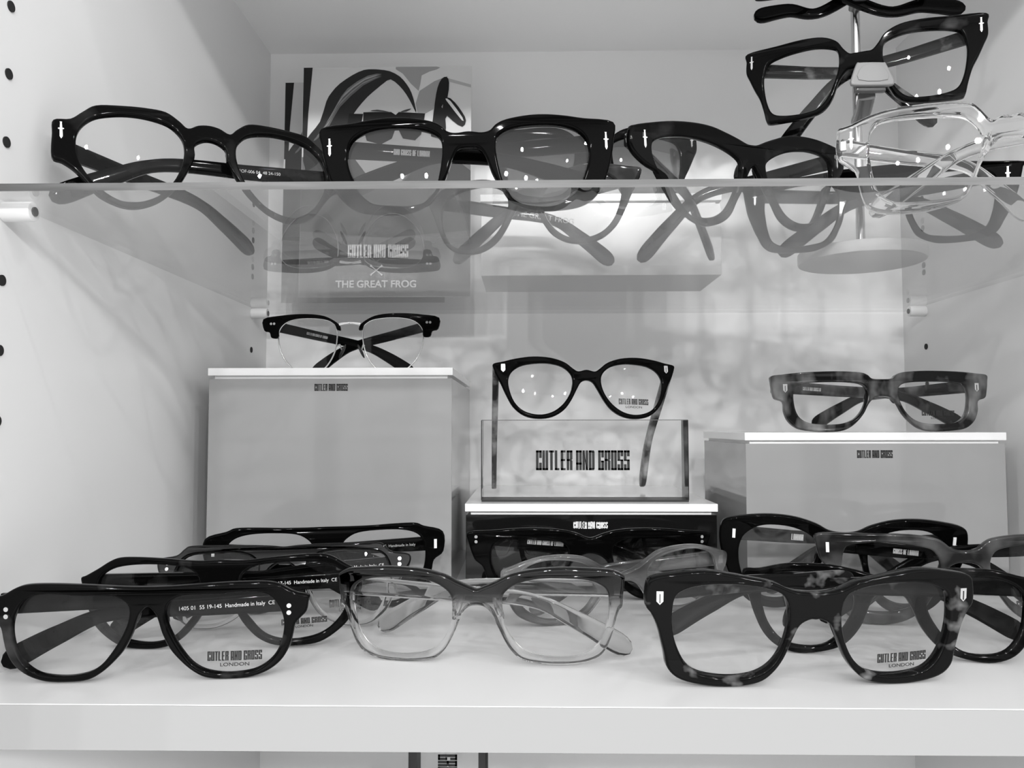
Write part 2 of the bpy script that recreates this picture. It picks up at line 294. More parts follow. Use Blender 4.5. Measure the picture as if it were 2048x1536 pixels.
# ------------------------------------------------------------------ spectacles
KC = .9
D = {
 'F1': dict(O=[-0.1712, 0.3603, 0.0], ang=[0.1023, 0.0528, 0.0055], outer=[[-2.2, 42.4], [10.4, 42.6], [25.2, 43.4], [40.1, 43.9], [52.1, 43.6], [58.1, 42.0], [64.2, 38.6], [70.5, 36.7], [70.3, 33.2], [69.6, 29.3], [66.9, 26.3], [64.7, 23.6], [63.6, 18.6], [62.1, 13.1], [58.4, 7.1], [52.4, 2.7], [44.2, 0.2], [33.8, -0.0], [25.6, 1.0], [19.7, 4.2], [14.4, 9.0], [9.9, 14.5], [6.5, 21.5], [4.6, 27.7], [3.1, 30.8], [0.9, 33.0], [-2.1, 33.5]], hole=[[31.2, 38.6], [40.2, 39.3], [49.1, 38.8], [54.4, 36.3], [57.8, 31.4], [59.6, 25.8], [59.4, 19.6], [57.6, 13.4], [53.9, 8.1], [47.9, 4.1], [40.5, 2.7], [32.3, 2.8], [24.8, 4.6], [19.6, 8.0], [15.1, 13.6], [11.4, 19.8], [8.7, 26.0], [7.8, 31.5], [9.4, 35.3], [14.2, 37.9], [21.6, 38.5]], marks=[[62.0, 32.3], [62.0, 29.8], [26.3, 8.4], [50.1, 7.9], [38.2, 10.4]], print=[[26.3, 8.4], [50.1, 8.1], [38.2, 12.6]], tips=[[-0.1249, 0.4272, 0.004], [-0.2429, 0.3646, 0.004]]),
 'F2': dict(O=[-0.1589, 0.4126, -0.0], ang=[0.0393, -0.0363, -0.0148], outer=[[-0.4, 44.2], [12.0, 43.8], [29.9, 45.4], [43.5, 46.2], [52.7, 46.1], [58.2, 44.3], [64.6, 40.5], [71.1, 37.0], [73.9, 35.7], [73.2, 31.7], [72.7, 28.2], [70.7, 24.7], [69.6, 20.4], [66.5, 12.7], [60.7, 6.6], [51.4, 1.0], [40.5, -0.5], [28.8, 0.1], [20.1, 3.8], [13.1, 10.6], [8.8, 17.3], [7.2, 22.5], [4.6, 25.9], [0.2, 26.7]], hole=[[64.3, 32.6], [61.7, 37.4], [54.4, 40.9], [43.4, 42.3], [29.8, 42.1], [18.1, 40.5], [11.8, 36.5], [10.4, 30.4], [11.5, 20.0], [16.7, 12.4], [22.8, 6.4], [30.7, 3.4], [39.7, 3.0], [49.7, 4.9], [57.1, 9.2], [62.9, 16.0], [65.2, 23.0]], print=[[31.8, 10.0], [54.9, 11.0], [43.3, 13.5]], tips=[[-0.1018, 0.4489, 0.004], [-0.2362, 0.4339, 0.004]]),
 'F3': dict(O=[-0.1402, 0.4519, -0.0], ang=[0.0676, -0.2895, -0.0125], outer=[[-2.2, 45.1], [7.2, 45.8], [21.5, 46.5], [36.7, 46.7], [53.6, 47.0], [57.9, 45.3], [62.3, 41.7], [72.5, 39.9], [72.6, 33.7], [69.3, 28.5], [64.5, 18.2], [59.7, 8.2], [51.6, 1.7], [43.5, 0.0], [33.6, 0.8], [23.6, 5.5], [17.5, 12.4], [12.8, 22.6], [8.1, 31.1], [3.7, 34.8], [-1.6, 35.2]], hole=[[60.7, 34.7], [55.5, 40.8], [42.8, 42.2], [28.5, 42.1], [18.5, 39.6], [13.8, 33.6], [16.1, 22.5], [19.9, 14.0], [26.0, 7.2], [34.3, 3.3], [43.4, 2.4], [50.7, 4.2], [56.3, 10.7], [60.2, 21.7], [61.7, 28.5]], print=[[27.7, 10.0], [51.0, 11.5], [39.7, 14.9]], tips=[[-0.0901, 0.492, 0.004], [-0.2035, 0.4344, 0.004]]),
 'F4': dict(O=[-0.1239, 0.4965, 0.0], ang=[0.2373, -0.0606, -0.0039], outer=[[-2.8, 50.7], [14.3, 50.6], [28.0, 50.8], [41.9, 51.4], [55.1, 51.4], [60.8, 49.3], [73.4, 45.2], [73.6, 32.5], [67.4, 27.3], [65.5, 20.0], [60.6, 11.1], [54.9, 3.3], [45.5, -0.7], [34.5, 0.1], [23.5, 4.3], [16.3, 11.8], [11.7, 21.0], [8.1, 30.1], [3.6, 35.7], [-2.7, 36.8]], hole=[[11.6, 42.6], [18.9, 46.4], [32.6, 47.6], [46.6, 47.2], [56.0, 44.5], [60.8, 38.7], [61.7, 29.4], [59.7, 20.3], [54.9, 11.4], [47.4, 4.7], [37.2, 3.0], [27.2, 5.9], [19.0, 13.5], [14.4, 22.7], [9.9, 32.7], [9.0, 38.2]], tips=[[-0.0605, 0.5285, 0.004], [-0.2156, 0.5264, 0.004]]),
 'F5': dict(O=[-0.0237, 0.3872, 0.0], ang=[-0.1249, 0.0516, -0.0172], outer=[[-1.9, 36.1], [3.5, 37.3], [9.4, 39.7], [15.2, 42.5], [23.7, 44.8], [34.1, 46.0], [45.5, 46.2], [59.0, 45.4], [65.5, 44.6], [70.4, 42.1], [70.7, 38.8], [70.0, 32.9], [69.5, 27.8], [67.8, 25.4], [66.5, 22.0], [64.4, 14.5], [61.0, 7.1], [56.5, 3.1], [48.5, 0.7], [37.9, 0.1], [28.3, 0.8], [21.4, 2.3], [17.0, 5.8], [13.5, 10.8], [9.9, 18.3], [7.2, 24.1], [3.8, 27.5], [-1.3, 28.2]], hole=[[59.2, 38.0], [53.7, 40.1], [43.0, 41.1], [30.7, 41.0], [21.3, 39.1], [15.4, 35.9], [12.5, 32.2], [12.1, 26.5], [12.8, 19.9], [16.0, 13.2], [20.4, 8.1], [26.4, 5.0], [36.0, 3.4], [45.7, 3.7], [52.8, 5.9], [58.1, 10.6], [61.2, 17.2], [62.8, 24.8], [63.1, 31.5], [62.1, 35.4]], tips=[[0.051, 0.397, 0.004], [-0.0806, 0.4404, 0.004]]),
 'F8': dict(O=[0.1266, 0.3585, 0.0], ang=[0.0756, 0.106, 0.0027], outer=[[1.8, 41.8], [6.5, 42.2], [12.1, 43.5], [19.5, 46.6], [28.1, 48.2], [36.8, 49.8], [48.6, 51.3], [62.8, 49.8], [72.3, 47.5], [74.4, 42.7], [74.4, 35.2], [71.9, 31.5], [69.0, 25.1], [66.3, 14.8], [64.5, 7.3], [58.6, 2.5], [46.5, 0.1], [34.6, 0.0], [24.8, 1.8], [18.9, 5.8], [14.0, 12.4], [9.9, 21.8], [6.9, 27.4], [2.6, 29.8]], hole=[[16.8, 42.0], [25.3, 44.4], [36.9, 45.4], [48.8, 45.0], [56.9, 43.1], [61.7, 39.6], [63.0, 32.9], [62.8, 25.4], [61.0, 18.0], [57.2, 10.6], [51.3, 5.8], [41.4, 3.9], [31.5, 4.2], [23.7, 6.5], [17.8, 11.4], [13.8, 18.9], [11.8, 27.3], [11.9, 34.7], [13.6, 39.3]], marks=[[68.7, 39.2], [28.9, 10.1], [52.1, 10.4], [40.6, 11.9]], print=[[28.9, 9.6], [52.1, 10.4], [40.5, 14.1]], tips=[[0.1663, 0.5316, 0.004], [0.0694, 0.4383, 0.004]]),
 'C1': dict(O=[0.0459, 0.5866, 0.1207], ang=[0.1545, -0.1757, 0.0022], outer=[[-1.2, 36.0], [6.2, 34.8], [10.0, 36.8], [16.6, 41.8], [27.0, 45.2], [39.9, 46.2], [53.0, 44.7], [62.1, 42.6], [69.5, 41.0], [69.4, 37.2], [66.9, 30.8], [64.2, 25.8], [61.0, 18.2], [55.7, 8.2], [47.4, 1.3], [37.0, -1.0], [26.9, 0.3], [18.4, 5.1], [12.6, 12.3], [8.0, 20.7], [4.5, 26.3], [-1.6, 28.0]], hole=[[35.7, 41.0], [47.4, 39.5], [55.0, 35.4], [58.5, 29.3], [58.2, 21.8], [54.6, 11.8], [47.7, 4.9], [37.2, 2.1], [27.2, 3.9], [18.7, 9.9], [12.9, 18.4], [10.8, 26.9], [12.4, 33.1], [18.3, 38.2], [26.7, 40.6]], marks=[[62.5, 37.3], [23.7, 10.2], [47.0, 9.9], [35.3, 12.2]], print=[[23.7, 9.9], [46.9, 9.6], [35.4, 14.1]], tips=[[-0.0267, 0.6514, 0.0646], [0.097, 0.6738, 0.0646]]),
 'C2': dict(O=[-0.1401, 0.624, 0.1565], ang=[-0.0072, 0.007, -0.0053], brow=[[70.7, 44.7], [57.5, 47.1], [44.2, 48.1], [31.0, 47.9], [20.2, 46.2], [12.6, 42.5], [8.2, 38.7], [7.4, 34.7], [10.2, 35.3], [12.0, 39.3], [18.0, 42.9], [28.8, 44.6], [39.8, 44.6], [48.6, 43.1], [54.1, 40.0], [57.5, 35.3], [58.3, 29.4], [63.6, 29.5], [65.3, 33.8], [69.8, 35.5]], wire=[[58.3, 29.4], [57.4, 22.3], [54.0, 13.7], [48.4, 6.7], [41.7, 1.8], [33.0, 0.0], [24.3, 2.1], [17.8, 7.3], [12.5, 16.9], [10.4, 27.0], [10.4, 35.6], [12.0, 39.3], [18.0, 42.9], [28.8, 44.6], [39.8, 44.6], [48.6, 43.1], [54.1, 40.0], [57.5, 35.3]], marks=[[63.8, 40.7], [61.1, 40.6], [7.2, 39.6], [7.2, 37.1]], tips=[[-0.1193, 0.9297, 0.1605], [-0.3276, 1.0593, 0.1605]]),
 'C3': dict(O=[0.2497, 0.5586, 0.1099], ang=[0.0041, -0.036, -0.0036], outer=[[0.2, 37.7], [7.0, 38.2], [10.2, 40.9], [15.8, 42.7], [31.4, 43.6], [53.7, 43.1], [69.2, 41.7], [75.8, 40.6], [76.0, 36.1], [75.1, 29.1], [73.6, 24.5], [68.2, 22.1], [67.6, 15.2], [64.8, 8.4], [58.4, 3.2], [48.5, 1.4], [35.3, 0.9], [26.4, 2.4], [19.5, 6.9], [13.7, 13.6], [10.0, 20.4], [5.3, 24.9], [0.7, 25.7]], hole=[[58.4, 34.1], [49.5, 35.7], [37.3, 36.1], [22.8, 35.7], [13.9, 34.1], [10.7, 30.1], [11.2, 23.8], [14.7, 15.8], [20.5, 9.7], [28.5, 6.7], [39.5, 6.1], [50.5, 7.1], [57.0, 10.6], [60.1, 16.2], [61.3, 24.3], [60.7, 30.1]], marks=[[67.0, 31.8]], print=[[26.6, 11.9], [50.1, 11.9], [37.9, 15.5]]),
 'G1': dict(O=[-0.1641, 0.4111, 0.2246], ang=[0.5404, -0.2514, -0.0376], outer=[[-1.6, 54.1], [5.5, 53.2], [10.8, 50.6], [14.9, 54.3], [21.4, 58.9], [31.3, 59.9], [43.4, 59.5], [54.5, 58.2], [60.7, 53.6], [66.1, 49.1], [73.6, 47.7], [74.3, 40.1], [74.6, 26.9], [70.3, 24.3], [65.9, 20.9], [61.5, 15.6], [57.2, 9.4], [52.8, 5.1], [45.3, 1.4], [38.4, 0.7], [31.2, 2.9], [24.6, 7.3], [17.7, 14.8], [13.2, 22.2], [8.4, 32.8], [8.0, 40.0], [4.3, 43.6], [-1.0, 44.7]], hole=[[63.9, 36.2], [61.7, 44.2], [56.2, 50.2], [49.2, 52.9], [40.4, 54.3], [30.7, 53.9], [20.9, 51.2], [14.9, 45.1], [13.3, 38.2], [14.4, 30.0], [18.3, 19.6], [25.3, 10.1], [31.9, 5.7], [38.2, 4.0], [45.2, 4.6], [52.7, 9.7], [58.5, 16.8], [62.8, 25.9]], marks=[[70.2, 41.2]], tips=[[-0.1806, 0.5154, 0.2286], [-0.2349, 0.3821, 0.2286]]),
 'G2': dict(O=[-0.0284, 0.4051, 0.2246], ang=[0.0573, -0.0435, -0.0391], outer=[[0.0, 42.1], [6.7, 41.4], [11.2, 42.5], [14.6, 45.8], [19.9, 48.3], [29.6, 50.3], [39.5, 51.1], [50.3, 50.6], [61.1, 49.3], [77.6, 47.6], [77.3, 37.6], [76.1, 30.1], [73.5, 20.7], [70.5, 13.2], [65.7, 6.5], [58.6, 2.0], [48.9, -0.1], [37.3, -0.6], [27.6, 1.2], [20.4, 5.9], [15.7, 12.1], [11.9, 19.1], [9.0, 27.3], [5.3, 32.7], [0.3, 33.5]], hole=[[63.7, 33.8], [61.4, 39.2], [56.8, 42.9], [49.5, 45.0], [38.7, 45.5], [27.1, 44.5], [19.2, 42.3], [14.8, 38.5], [14.0, 32.1], [14.9, 24.7], [16.4, 17.5], [18.4, 10.4], [23.0, 5.1], [31.9, 3.2], [42.5, 3.8], [51.4, 5.6], [57.5, 11.5], [61.3, 19.9], [63.4, 27.3]], marks=[[72.8, 36.4]], tips=[[-0.0565, 0.5292, 0.2286], [0.0444, 0.5087, 0.2286]]),
 'G3': dict(O=[0.1318, 0.4483, 0.2246], ang=[0.4959, 0.0201, -0.0729], outer=[[-4.3, 47.7], [4.2, 48.1], [11.0, 50.6], [18.8, 53.1], [28.6, 55.8], [40.3, 57.0], [54.6, 56.8], [68.4, 55.1], [78.0, 53.3], [80.5, 51.4], [81.1, 41.3], [73.7, 33.2], [62.5, 26.9], [59.9, 21.9], [55.4, 14.3], [49.9, 6.8], [42.0, 1.8], [34.7, 0.3], [25.8, 2.3], [18.8, 7.0], [13.6, 15.2], [8.4, 22.6], [5.7, 28.2], [2.9, 32.8], [-0.8, 34.9], [-4.5, 35.5]], hole=[[68.3, 42.8], [65.2, 45.9], [57.2, 48.1], [45.0, 48.6], [31.4, 46.8], [19.6, 43.3], [10.8, 38.6], [9.3, 34.2], [11.6, 26.9], [17.0, 16.8], [23.1, 9.4], [31.1, 5.6], [39.7, 4.9], [47.8, 6.8], [54.5, 12.7], [60.0, 21.0], [64.4, 28.5], [67.8, 36.0]], marks=[[72.9, 45.5]], tips=[[0.1277, 0.5415, 0.2286], [0.0784, 0.5487, 0.2286]]),
 'G4': dict(O=[0.2401, 0.3891, 0.2246], ang=[-0.3617, -0.0034, -0.0057], outer=[[-0.3, 43.3], [4.0, 43.9], [7.7, 42.3], [10.1, 44.2], [13.7, 49.2], [17.3, 52.4], [26.1, 54.3], [39.0, 55.5], [52.3, 55.8], [62.5, 54.3], [71.6, 51.4], [78.7, 49.7], [79.9, 45.2], [80.4, 38.2], [79.2, 32.5], [75.0, 28.7], [71.0, 24.1], [69.8, 17.0], [67.9, 9.0], [65.3, 4.0], [58.6, 0.8], [48.6, -0.5], [37.5, -0.4], [26.6, 1.9], [20.2, 5.5], [16.8, 12.3], [13.4, 20.6], [9.5, 27.3], [5.6, 31.8], [1.9, 32.8], [-0.5, 32.4]], hole=[[62.8, 45.1], [59.2, 49.0], [52.4, 49.7], [39.2, 48.8], [26.4, 46.9], [20.1, 45.1], [15.2, 40.6], [12.6, 34.4], [13.2, 27.9], [16.7, 16.7], [19.4, 9.8], [23.3, 5.9], [30.9, 4.6], [43.9, 4.9], [53.7, 6.6], [59.0, 10.7], [61.6, 15.7], [63.3, 25.2], [64.1, 34.5], [63.7, 41.4]], marks=[[72.8, 41.5]], tips=[[0.2787, 0.4391, 0.2286], [0.1643, 0.3689, 0.2286]]),
 'G5': dict(O=[0.2142, 0.5014, 0.2999], ang=[-0.3947, -0.0513, 0.0089], outer=[[3.3, 56.2], [6.7, 56.5], [10.2, 60.3], [14.5, 66.4], [23.0, 70.7], [35.5, 71.9], [51.9, 71.1], [71.1, 70.1], [71.8, 63.9], [71.9, 56.3], [69.8, 50.9], [66.4, 42.9], [63.0, 35.8], [60.4, 26.7], [58.7, 19.4], [56.2, 17.3], [46.6, 17.1], [36.9, 17.4], [26.3, 18.9], [20.5, 22.6], [16.5, 29.0], [13.2, 38.3], [8.3, 45.0], [3.6, 46.3]], hole=[[13.0, 51.0], [13.6, 58.7], [17.0, 62.0], [27.1, 64.6], [39.5, 64.4], [50.1, 62.8], [57.2, 59.8], [59.9, 52.2], [60.0, 43.7], [58.2, 32.6], [54.8, 24.6], [48.3, 21.6], [37.0, 20.7], [27.2, 22.1], [21.4, 27.3], [17.4, 34.7], [14.2, 44.0]], marks=[[68.1, 62.0]], tips=[[0.2722, 0.5237, 0.3149], [0.1622, 0.511, 0.3049]]),
 'G7': dict(O=[0.2151, 0.4906, 0.2246], ang=[-0.4187, -0.0111, 0.0235], outer=[[13.4, 50.2], [17.4, 50.2], [23.0, 49.9], [32.5, 49.1], [48.1, 48.3], [63.4, 46.9], [80.2, 45.6], [79.9, 42.4], [78.7, 35.5], [76.8, 26.9], [72.6, 16.2], [70.3, 11.6], [66.9, 5.2], [61.2, 1.1], [49.8, -0.4], [40.2, -0.8], [32.4, 0.2], [23.7, 4.8], [19.8, 12.3], [17.8, 17.9], [16.2, 25.3], [14.2, 29.1], [12.5, 29.7]], hole=[[23.0, 38.3], [26.2, 41.6], [34.5, 43.0], [44.2, 43.0], [53.9, 42.0], [61.8, 40.2], [65.2, 36.4], [65.9, 30.2], [65.1, 23.7], [64.0, 17.2], [61.7, 9.9], [58.2, 6.1], [51.8, 3.7], [44.1, 3.1], [36.3, 3.7], [29.3, 5.3], [24.5, 11.0], [21.4, 18.9], [20.6, 27.2], [21.0, 33.9]], marks=[[71.8, 37.7]], tips=[[0.2637, 0.5616, 0.2286], [0.1719, 0.5235, 0.2286]]),
 'U5': dict(O=[-0.002, 0.4861, 0.2246], ang=[-0.4047, -0.055, -0.0004], tips=[[0.0665, 0.575, 0.2286], [-0.061, 0.572, 0.2286]]),
 'F7': dict(O=[0.057, 0.4757, 0.0], ang=[0.3234, 0.0808, -0.0292], outer=[[0.6, 26.9], [6.4, 28.4], [11.8, 30.9], [17.1, 34.3], [23.5, 37.6], [32.8, 39.4], [45.1, 39.7], [55.1, 38.3], [67.0, 34.6], [72.9, 32.0], [72.4, 25.1], [70.0, 20.1], [68.1, 12.1], [62.2, 4.9], [48.3, -0.3], [34.0, -0.3], [23.5, 2.8], [16.1, 10.1], [10.7, 17.7], [5.3, 21.3], [0.6, 21.8]], hole=[[65.1, 23.7], [61.1, 32.3], [51.1, 36.6], [39.0, 36.8], [26.6, 34.5], [18.2, 29.4], [16.1, 21.2], [20.3, 11.5], [27.7, 5.1], [39.1, 2.6], [50.3, 4.0], [59.2, 9.6], [64.1, 16.8]], tips=[[0.1229, 0.4781, 0.004], [0.0021, 0.5453, 0.004]]),
 'F9': dict(O=[0.1911, 0.4973, 0.0], ang=[-0.1225, 0.2357, 0.0253], outer=[[0.1, 50.8], [8.2, 52.0], [15.9, 56.0], [28.3, 59.6], [42.5, 60.5], [56.7, 58.9], [68.1, 56.0], [71.8, 51.2], [71.9, 39.9], [68.5, 27.8], [62.6, 13.8], [53.4, 3.4], [41.6, 0.0], [30.1, 1.6], [20.9, 8.6], [14.9, 20.3], [11.7, 31.5], [8.4, 39.5], [3.9, 43.5], [-0.3, 44.3]], hole=[[59.8, 41.2], [57.1, 47.0], [49.7, 52.5], [40.3, 54.1], [28.9, 52.9], [19.3, 48.6], [15.1, 42.3], [15.5, 31.3], [19.6, 20.0], [26.7, 10.4], [36.1, 6.2], [46.8, 7.5], [54.9, 14.6], [59.2, 25.4], [60.5, 34.3]], marks=[[63.9, 47.2]], tips=[[0.2701, 0.5573, 0.004], [0.1578, 0.5474, 0.004]]),
 'F6': dict(O=[0.0417, 0.5289, -0.0], ang=[0.0578, 0.0319, 0.0057], outer=[[0.5, 41.0], [9.1, 44.1], [19.8, 46.5], [41.2, 47.3], [65.8, 45.4], [80.8, 43.7], [80.2, 36.7], [76.3, 26.0], [70.9, 21.2], [66.6, 11.4], [58.0, 3.7], [45.2, 0.0], [32.4, 1.1], [22.8, 7.1], [16.5, 16.0], [12.2, 23.9], [6.9, 28.8], [0.5, 30.7]], hole=[[65.6, 30.2], [62.5, 37.1], [51.8, 40.3], [36.9, 40.9], [23.0, 39.6], [15.5, 34.7], [15.5, 25.8], [19.7, 16.9], [28.2, 9.1], [38.8, 5.0], [51.6, 6.3], [60.2, 13.5], [64.5, 21.3]], tips=[[0.1072, 0.5308, 0.004], [-0.0309, 0.5289, 0.004]]),
 'F10': dict(O=[0.2505, 0.461, -0.0], ang=[-0.1128, -0.0211, -0.0135], outer=[[-0.2, 42.8], [6.8, 44.1], [11.0, 47.5], [16.1, 50.0], [29.1, 51.8], [51.0, 52.1], [68.7, 52.3], [79.9, 51.6], [79.9, 45.0], [78.2, 37.0], [74.0, 31.1], [73.0, 20.2], [68.6, 9.5], [60.1, 2.0], [48.8, 0.0], [35.6, 1.9], [25.0, 8.0], [17.6, 17.9], [11.8, 28.6], [7.2, 34.4], [0.2, 36.0]], hole=[[66.3, 35.3], [64.7, 42.3], [60.1, 45.4], [42.4, 47.2], [25.0, 45.0], [16.4, 42.1], [13.3, 34.4], [16.4, 24.7], [23.8, 14.8], [35.3, 8.7], [48.5, 7.3], [59.7, 9.8], [65.6, 17.6], [67.5, 26.4]], marks=[[74.1, 43.9]], tips=[[0.3152, 0.491, 0.004], [0.1848, 0.4644, 0.004]]),
 'F11': dict(O=[0.18, 0.4, -0.0], ang=[-0.1852, -0.0869, 0.0009], outer=[[0.1, 39.0], [7.8, 40.4], [15.5, 42.4], [23.2, 43.9], [30.9, 44.7], [47.9, 44.4], [61.7, 41.4], [69.5, 40.6], [70.0, 34.3], [67.6, 27.5], [65.1, 18.7], [60.7, 9.0], [53.7, 2.6], [43.3, 0.1], [30.3, 2.1], [21.2, 6.4], [14.1, 14.9], [9.9, 24.5], [6.4, 30.2], [-0.2, 31.9]], hole=[[18.8, 32.7], [24.8, 38.4], [38.2, 40.2], [52.3, 39.2], [60.5, 34.1], [60.8, 24.4], [58.3, 14.7], [52.1, 6.8], [43.5, 4.1], [32.4, 5.1], [24.3, 11.4], [18.2, 20.9], [16.7, 27.7]], print=[[58.1, 27.1], [78.0, 28.0], [67.8, 30.2]], tips=[[0.2612, 0.4278, 0.004], [0.1677, 0.4642, 0.004]]),
}
def dagger_mesh(h=.0095):
    u = h/10.0; vs=[]; fs=[]
    def prism(ps, d):
        b=len(vs); n=len(ps)
        for y in (-d,0): vs.extend([(p[0]*u, y, p[1]*u) for p in ps])
        fs.append(tuple(range(b,b+n))); fs.extend([(b+i,b+n+i,b+n+(i+1)%n,b+(i+1)%n) for i in range(n)])
    prism([(-.55,1.2),(.55,1.2),(.4,4.6),(.6,5.1),(-.6,5.1),(-.4,4.6)], .0005)
    prism([(-1.5,.9),(-1.2,.6),(1.2,.6),(1.5,.9),(1.2,1.3),(-1.2,1.3)], .0006)
    prism([(-.65,.7),(-.7,-3.6),(0,-5),(.7,-3.6),(.65,.7)], .0005)
    return mesh('d', vs, fs)
def shield_mesh(h=.006):
    u=h/2; ps=[(-.5,1),(.5,1),(.5,-.5),(0,-1),(-.5,-.5)]
    vs=[(p[0]*u,y,p[1]*u) for y in (-.0004,0) for p in ps]
    return mesh('s', vs, [(0,1,2,3,4)]+[(i,5+i,5+(i+1)%5,(i+1)%5) for i in range(5)])
def rivet(kind, parent, x, z, mat, th=0):
    y = KC*x*x-.00002
    mw = Matrix.Translation((x, y, z)) @ Matrix.Rotation(math.atan(2*KC*x), 4, 'Z')
    if kind == 'dagger': link('dagger_rivet', xform(dagger_mesh(), mw), mat, parent)
    elif kind == 'shield':
        link('shield_rivet', xform(shield_mesh(), mw), mat, parent)
        link('rivet_slot', xform(box_mesh(-.0002,.0002,-.00055,-.0004,-.0022,.0018), mw), M['black_print'], parent)
    elif kind == 'bar': link('bar_rivet', xform(box_mesh(-.0009,.0009,-.0003,.0001,-.0029,.0029), mw), mat, parent)
    elif kind == 'dots':
        for dz in (.0016,-.0016): link('dot_rivet', xform(cyl_mesh((0,-.0003,dz),(0,.0001,dz),.00105,16), mw), mat, parent)
    elif kind == 'dots_flat':
        for dx in (.0013,-.0013): link('dot_rivet', xform(cyl_mesh((dx,-.0003,0),(dx,.0001,0),.0010,16), mw), mat, parent)
def bend_front(me, t):
    for v in me.vertices:
        x, h, d = v.co; v.co = (x, -d+t/2+KC*x*x, h)
    me.update(); return me
def loops_of(d, sc_=1.0):
    o = [(max(0,a)*sc_/1000, b*sc_/1000) for a,b in d['outer']]
    pts = [p for p in o if p[0] > .002]
    half = [(0.0, o[0][1])]+pts+[(0.0, o[-1][1])]
    full = half+[(-x,z) for x,z in reversed(half[1:-1])]
    h = [(a*sc_/1000, b*sc_/1000) for a,b in d['hole']]
    return catmull(full, True, 4), catmull(h, True, 4), [(-x,z) for x,z in reversed(catmull(h, True, 4))]
def lens_mesh(lp, y0, th=.0016, dome=.0014, rings=9):
    cx = sum(p[0] for p in lp)/len(lp); cz = sum(p[1] for p in lp)/len(lp); n=len(lp); vs=[]; fs=[]
    R = max(math.hypot(p[0]-cx,p[1]-cz) for p in lp)
    for side in (0,1):
        base=len(vs)
        vs.append((cx, y0+KC*cx*cx-dome+side*th, cz))
        for r in range(1,rings+1):
            t=r/rings
            for p in lp:
                x=cx+(p[0]-cx)*t*1.008; z=cz+(p[1]-cz)*t*1.008; rr=math.hypot(x-cx,z-cz)/R
                vs.append((x, y0+KC*x*x-dome*(1-rr*rr)+side*th, z))
        for i in range(n):
            a=base+1+i; b=base+1+(i+1)%n; fs.append((base,a,b) if side else (base,b,a))
            for r in range(rings-1):
                o1=base+1+r*n; q=(o1+i,o1+(i+1)%n,o1+n+(i+1)%n,o1+n+i); fs.append(q[::-1] if side else q)
    k=1+rings*n; o1=1+(rings-1)*n
    for i in range(n): fs.append((o1+i,o1+(i+1)%n,k+o1+(i+1)%n,k+o1+i))
    return mesh('lens', vs, fs)
def sweep(path, ups, halfw, halft, nseg=12, caps=True):
    """rounded-rectangle section along a path; halfw along ups, halft across"""
    vs=[]; fs=[]; n=len(path)
    for i,(p,u) in enumerate(zip(path,ups)):
        t=(path[min(i+1,n-1)]-path[max(i-1,0)]).normalized(); s=t.cross(u).normalized(); uu=s.cross(t).normalized()
        for k in range(nseg):
            a=2*math.pi*(k+.5)/nseg; c,s_=math.cos(a),math.sin(a)
            ex=abs(c)**.45*(1 if c>0 else -1); ey=abs(s_)**.45*(1 if s_>0 else -1)
            vs.append(p+uu*ex*halfw[i]+s*ey*halft[i])
    for i in range(n-1):
        for k in range(nseg): fs.append((i*nseg+k, i*nseg+(k+1)%nseg, (i+1)*nseg+(k+1)%nseg, (i+1)*nseg+k))
    if caps: fs.append(tuple(range(nseg-1,-1,-1))); fs.append(tuple(range((n-1)*nseg,n*nseg)))
    return mesh('t', vs, fs)
def temple(root, mw, s, H, tip, mat, surf, w0=.0048, w1=.0034, wt=.0054, th=.0019, bend=.64, minclear=.007, text=None, thin=False, drop=.80):
    """temple arm from hinge H (local) to tip (world), bending down towards its end"""
    inv = mw.inverted(); Tl = inv @ Vector(tip)
    Tl.y = max(Tl.y, KC*Tl.x**2+minclear+.002)
    Hw = mw @ Vector(H); Tw = mw @ Tl
    if surf is not None and tip[2] < surf+.02: Tw.z = surf+.0048
    Bw = Hw.lerp(Tw, bend); Bw.z = Tw.z+(Hw.z-Tw.z)*drop
    ctrl = [Hw, Hw.lerp(Bw,.5), Bw, Bw.lerp(Tw,.5)+Vector((0,0,(Hw.z-Tw.z)*.06)), Tw]
    ctrl = [tuple(c) for c in ctrl]
    pts = [Vector(p) for p in catmull(ctrl, False, 9)]
    n=len(pts); hw=[]; ht=[]; ups=[]
    for i in range(n):
        t=i/(n-1)
        a = w0+(w1-w0)*min(1,t/.55) if t<.55 else w1+(wt-w1)*((t-.55)/.35 if t<.9 else 1)
        if t>.9: a*= math.sqrt(max(.02,1-((t-.9)/.105)**2))
        hw.append(a); ht.append(th*(1-.25*t)); ups.append(Vector((0,0,1)))
    me = sweep(pts, ups, hw, ht); me.transform(inv)
    o = link('temple', me, mat, root, .7)
    if text:
        body, dist, size, pm = text
        d = (Bw-Hw).normalized(); xd = d if d.x > 0 else -d
        nrm = Vector((xd.y,-xd.x,0)).normalized()
        if nrm.y > 0: nrm = -nrm
        c = Hw+d*dist+nrm*(th+.0002); up = nrm.cross(xd).normalized()
        R_ = Matrix((xd, up, nrm)).transposed().to_4x4(); R_.translation = c-up*size*.35
        tm = logo_mesh(body[1:], size*.30*len(body), size) if body[0]=='#' else text_mesh(body, size*1.35)
        if body[0]=='#':
            tm.transform(Matrix.Rotation(-math.pi/2,4,'X') ); tm.transform(Matrix.Translation((-size*.15*len(body),0,.00005)))
            R_.translation = c-up*size*.5
        tm.transform(inv @ R_); link('temple_print', tm, pm, o)
    return o
